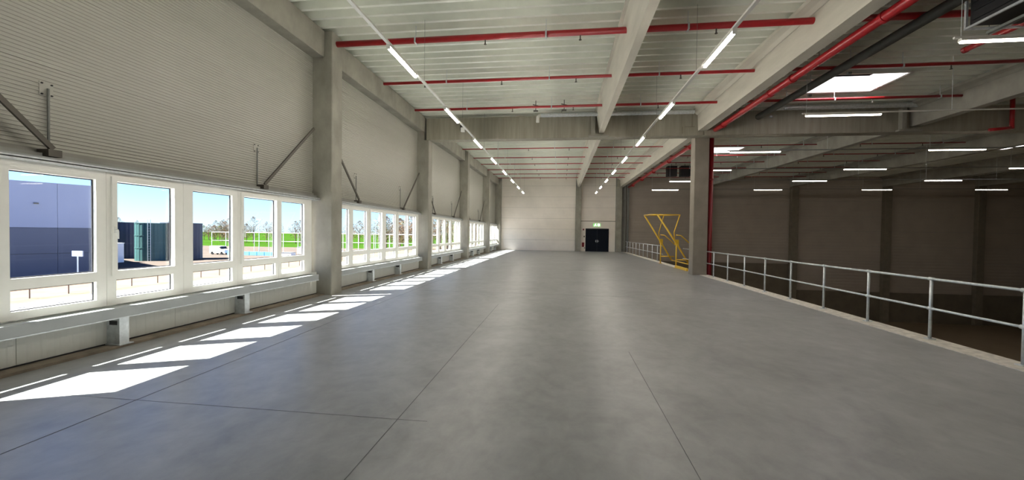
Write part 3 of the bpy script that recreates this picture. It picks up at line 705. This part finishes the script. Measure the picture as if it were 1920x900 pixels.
# ------------------------------------------------------------------ yellow pallet gate
t = thing('pallet_gate', 'yellow tubular steel pallet gate at the slab edge, tilted open', 'gate', (6.1, 21.8, 0.012))
for (dy, dz) in ((0.0, 0.0), (3.3, 0.12)):
    f = thing('side_frame', None, None); f.parent = t; f.location = (0, dy, 0); del_ = None
    obj('post', MB().tube([(0, 0, 0), (0, 0, 1.35)], 0.035, 10), M['yellow'], f, smooth=True)
    obj('arm', MB().tube([(-1.0, 0, 2.82 + dz), (0.03, 0, 1.25), (0.66, 0, 0.2)], 0.045, 10), M['yellow'], f, smooth=True)
    obj('arm', MB().tube([(0.15, 0, 2.82 + dz), (-0.13, 0, 1.9), (-0.1, 0, 1.45)], 0.028, 10), M['yellow'], f, smooth=True)
    obj('top_bar', MB().tube([(-1.0, 0, 2.82 + dz), (0.15, 0, 2.82 + dz)], 0.03, 10), M['yellow'], f, smooth=True)
    obj('brace_bar', MB().tube([(-0.02, 0, 1.75), (0.22, 0, 1.72), (0.85, 0, 1.15)], 0.03, 10), M['yellow'], f, smooth=True)
    obj('lower_bar', MB().tube([(-0.02, 0, 0.43), (0.8, 0, 0.43)], 0.032, 10), M['yellow'], f, smooth=True)
    obj('pivot_plate', MB().box(-0.09, 0.12, -0.02, 0.02, 1.2, 1.5), M['yellow'], f)
    obj('base_plate', MB().box(-0.1, 0.1, -0.08, 0.08, -0.004, 0.015), M['yellow'], f)
obj('cross_bar', MB().tube([(-1.0, 0, 2.82), (-1.0, 1.65, 2.9), (-1.0, 3.3, 2.94)], 0.035, 10), M['yellow'], t, smooth=True)
obj('cross_bar', MB().tube([(0.15, 0, 2.82), (0.15, 3.3, 2.94)], 0.03, 10), M['yellow'], t, smooth=True)
obj('cross_bar', MB().tube([(0.66, 0, 0.2), (0.66, 3.3, 0.2)], 0.03, 10), M['yellow'], t, smooth=True)
obj('toe_board', MB().box(-0.04, 0.04, -1.9, 0.05, 0.0, 0.13), M['yellow'], t)

# ------------------------------------------------------------------ outdoors
def ground(name, x0, x1, y0, y1, z, m, label):
    o = obj(name, MB().box(x0, x1, y0, y1, z - 0.3, z), m); tag(o, label, kind='structure'); return o
ground('ground_yard', -54, -7.2, -60, 260, HZ, M['yard'], 'pale concrete yard outside the windows')
ground('ground_verge', -66, -54, -60, 260, HZ - 0.01, M['dry_grass'], 'dry sandy strip behind the yard')
ground('ground_gravel', -420, -66, -80, 165, HZ - 0.02, M['gravel'], 'pinkish gravel ground around the tanks')
ground('ground_asphalt', -80, -66, 20, 66, HZ - 0.005, M['asphalt'], 'blue grey asphalt before the warehouse')
ground('ground_field', -1500, 300, 165, 900, HZ - 0.03, M['field'], 'bright green crop field')
ground('ground_field_side', -1500, -420, -300, 165, HZ - 0.03, M['field'], 'green field on the far left')
ground('ground_roadside', -66, 60, 60, 165, HZ - 0.015, M['gravel'], 'gravel ground beyond the building end')
# dark drain grates in the pale yard
t = thing('drain_channel', 'row of dark drain grates in the pale yard below the windows', 'drain', (-47, 0, HZ))
for i in range(26):
    obj('grate', MB().box(-0.35, 0.35, 24 + i * 2.6, 25.6 + i * 2.6, 0.0, 0.02), M['drain'], t)
t = thing('drain_channel', 'second row of dark drain grates farther out in the pale yard', 'drain', (-51, 0, HZ))
for i in range(26):
    obj('grate', MB().box(-0.25, 0.25, 25 + i * 2.9, 26.0 + i * 2.9, 0.0, 0.02), M['drain'], t)
# brown fence
t = thing('yard_fence', 'brown steel fence with thin rails behind the pale yard', 'fence', (-57.0, 0, HZ))
fp = MB().tube([(0, 0, 0), (0, 0, 1.9)], 0.06, 6).me('post', M['fence'])
for i in range(24): link('post', fp, t, (0, 22 + i * 3.4, 0))
obj('rail', MB().box(-0.03, 0.03, 22, 100, 1.8, 1.86), M['fence'], t); obj('rail', MB().box(-0.03, 0.03, 22, 100, 0.95, 1.0), M['fence'], t)
# warehouse next door
ang = math.atan2(56.87 - 48.71, -78.0 + 82.1)
t = thing('neighbour_warehouse', 'large blue grey warehouse with a darker lower half, left of the tanks', 'building', (-78.0, 56.9, HZ))
t.rotation_euler = (0, 0, ang)
# local x runs along the facade
L0, L1 = -62.0, 1.2
obj('body', MB().box(L0, L1, 0.3, 60, 0, 14.5), M['clad_dark'], t)
npan = 12; pw = (L1 - L0) / npan
for i in range(npan):
    a, c = L0 + i * pw, L0 + (i + 1) * pw
    obj('upper_panel', MB().box(a + .015, c - .015, -0.05, 0.3, 7.66, 14.6), M['clad_light'], t)
    obj('lower_panel', MB().box(a + .015, c - .015, 0.0, 0.3, 3.6, 7.6), M['clad_dark'], t)
    obj('plinth_panel', MB().box(a + .015, c - .015, 0.08, 0.3, 0.0, 3.55), M['clad_dark'], t)
obj('roof_edge', MB().box(L0, L1, -0.1, 0.4, 14.6, 14.75), M['clad_light'], t)
obj('wall_lamp', MB().box(-6.5, -6.0, -0.3, -0.05, 11.3, 11.5), M['brace'], t)
s = thing('yard_sign', 'pale blue sign board on a post in front of the warehouse', 'sign', (-68.6, 48.0, HZ))
obj('board', MB().box(-0.9, 0.9, -0.06, 0.06, 3.6, 4.4), M['clad_light'], s)
obj('post', MB().tube([(0, 0, 0), (0, 0, 3.6)], 0.08, 6), M['galv'], s)
def tank(x, y, r, h, m, label, ribs=24, ladder=False):
    t = thing('storage_tank', label, 'tank', (x, y, HZ), 'storage tanks behind the yard')
    b = MB(); n = ribs * 4; ring = []
    pts = []
    for k_ in range(n):
        a = 2 * math.pi * k_ / n; rr = r * (1.0 if k_ % 4 < 2 else 0.985); pts.append((rr * math.cos(a), rr * math.sin(a), 0))
    b.prism(pts, (0, 0, h)); obj('shell', b, M[m], t)
    for z in (h * 0.33, h * 0.66, h - 0.15):
        obj('hoop', MB().tube([(0, 0, z), (0, 0, z + 0.18)], r * 1.012, 48), M[m], t)
    if ladder:
        a = -0.9
        lb = MB(); lx, ly = (r + 0.25) * math.cos(a), (r + 0.25) * math.sin(a)
        lb.tube([(lx, ly, 0), (lx, ly, h + .8)], 0.06, 6).tube([(lx + .5, ly + .2, 0), (lx + .5, ly + .2, h + .8)], 0.06, 6)
        for q in range(14): lb.bar((lx, ly, .5 + q * .6), (lx + .5, ly + .2, .5 + q * .6), .05, .05)
        obj('ladder', lb, M['galv'], t)
tank(-99.0, 84.0, 3.0, 9.0, 'teal', 'round teal sheet metal tank between two dark blue tanks', ladder=True)
tank(-97.1, 90.0, 4.2, 9.2, 'navy_tank', 'dark blue round tank behind and right of the teal tank')
tank(-113.7, 88.0, 3.6, 9.2, 'navy_tank', 'dark blue round tank on the left of the teal tank')
t = thing('white_hut', 'plain white hut in front of the left dark blue tank', 'hut', (-100.2, 75.5, HZ))
obj('body', MB().box(-3.0, 2.0, 0, 1.8, 0, 4.3), M['white'], t); obj('roof', MB().box(-3.1, 2.1, -.1, 1.9, 4.3, 4.4), M['galv'], t)
obj('door', MB().box(0.6, 1.5, -0.05, 0, 0, 2.2), M['galv_dark'], t)
t = thing('parked_van', 'small white van parked right of the dark blue tank', 'van', (-104.5, 108, HZ))
obj('body', MB().prism([(-2.6, 0, 0.5), (2.6, 0, 0.5), (2.6, 0, 1.5), (1.7, 0, 1.7), (1.1, 0, 2.6), (-2.6, 0, 2.6)], (0, 2, 0)), M['white'], t)
obj('windscreen', MB().prism([(1.25, -.02, 1.75), (1.75, -.02, 1.75), (1.2, -.02, 2.45), (0.7, -.02, 2.45)], (0, 2.04, 0)), M['black'], t)
for (x, y) in ((-1.6, 0), (1.6, 0), (-1.6, 1.8), (1.6, 1.8)): obj('wheel', MB().tube([(x, y, .45), (x, y + .25, .45)], 0.45, 14), M['black'], t)
t = thing('blue_barrier', 'long low blue barrier at the edge of the gravel', 'barrier', (-92, 108, HZ))
for i in range(8): obj('barrier_panel', MB().box(-9 + i * 2.5, -6.7 + i * 2.5, 0, 0.4, 0, 1.1), mat('blue_barrier_plastic', (0.1, 0.32, 0.6), 0.6) if i == 0 else bpy.data.materials['blue_barrier_plastic'], t)
t = thing('ball_fence', 'tall pale green post fence in front of the green field', 'fence', (0, 118, HZ))
fpm = MB().tube([(0, 0, 0), (0, 0, 6.9)], 0.09, 6).me('post', M['white'])
for i in range(16): link('post', fpm, t, (-116 + i * 5.2, 0, 0))
obj('rail', MB().box(-116, -38, -.05, .05, 6.75, 6.9), M['white'], t); obj('rail', MB().box(-116, -38, -.04, .04, 4.0, 4.1), M['white'], t)
for i, (x, y, h) in enumerate(((-92, 110, 10.8), (-118, 150, 13.5), (-95, 160, 13), (-74, 150, 12))):
    t = thing('light_pole', 'tall thin grey light pole outdoors, %s from the tanks' % ORD[i], 'light pole', (x, y, HZ), 'light poles outdoors')
    obj('pole', MB().tube([(0, 0, 0), (0, 0, h)], [0.12, 0.07], 8), M['galv'], t); obj('lamp_head', MB().box(-0.9, 0.9, -.15, .15, h, h + .2), M['galv'], t)
for i, (x, y) in enumerate(((-77, 100), (-70, 112), (-88, 122))):
    t = thing('small_kiosk', 'low pale site box on the gravel, %s from the van' % ORD[i], 'site box', (x, y, HZ), 'pale site boxes on the gravel')
    obj('body', MB().box(0, 3, 0, 2, 0, 1.5 + .3 * i), M['white'], t); obj('lid', MB().box(-.1, 3.1, -.1, 2.1, 1.5 + .3 * i, 1.6 + .3 * i), M['galv_dark'], t)
# trees: crown of many small twig clusters around short limbs
def tree_proto(seed, h, w, m, dens):
    rr = random.Random(seed); tr = MB().tube([(0, 0, 0), (0.1, 0, h * .35), (0, .1, h * .7)], [h * .022, h * .016, h * .006], 6)
    cr = MB()
    for q in range(8):
        a = rr.random() * 6.28; z = h * (.25 + .05 * q)
        tr.tube([(0, 0, z), (math.cos(a) * w * .3, math.sin(a) * w * .3, z + h * .18), (math.cos(a) * w * .42, math.sin(a) * w * .42, z + h * .3)], [h * .008, h * .005, h * .002], 4)
    for q in range(dens):
        a, u = rr.random() * 6.28, rr.random() ** .5
        z = h * (0.22 + 0.78 * rr.random()); zz = (z / h - .22) / .78
        rad = w * .5 * math.sin(math.pi * min(1, zz * .8 + .18)) * u
        c = Vector((math.cos(a) * rad, math.sin(a) * rad, z)); s_ = h * (.012 + .014 * rr.random())
        d = [Vector((rr.uniform(-1, 1), rr.uniform(-1, 1), rr.uniform(-.4, 1.2))) * s_ for _ in range(3)]
        cr.add([c + d[0], c + d[1], c + d[2]], [(0, 1, 2)])
    return tr.me('trunk', M['bark']), cr.me('crown', m)
TP = [tree_proto(1, 10, 8, M['bare'], 1300), tree_proto(2, 11, 7, M['bare'], 1000), tree_proto(3, 8, 8, M['spring'], 1300), tree_proto(4, 12, 6, M['bare'], 700)]
TL = ['bare brown tree in the row behind the field', 'bare brown tree in the row behind the field', 'young yellow green tree in the row behind the field', 'tall thin bare tree in the row behind the field']
def tree(k_, x, y, s_, z=HZ, grp='trees outdoors'):
    t = thing('tree', TL[k_], 'tree', (x, y, z), grp + (' bare' if k_ < 2 else ' green' if k_ == 2 else ' tall')); t.scale = (s_, s_, s_); t.rotation_euler = (0, 0, R.random() * 6)
    link('trunk', TP[k_][0], t); link('crown', TP[k_][1], t)
for i in range(74):
    f_ = i / 73
    x = -330 + 310 * f_ + R.uniform(-3, 3); y = 235 + 25 * math.sin(f_ * 9) + R.uniform(-8, 8)
    tree(R.choice((0, 0, 1, 1, 2, 3)), x, y, R.uniform(1.0, 1.4))
for i in range(30):
    x = -82 + 2.1 * i + R.uniform(-1.5, 1.5); y = 168 + R.uniform(-8, 14) - i * 0.2
    tree(R.choice((0, 1, 1, 0, 2)), x, y, R.uniform(1.15, 1.55) + (0.35 if i > 8 else 0))

# ------------------------------------------------------------------ portals at the window bays
for kb in range(-1, 5):
    yb = CY0 + CT + S * kb
    portal((-6.70, yb + 3.47, 1.59), 6.94, 1.94, (1, 0, 0))
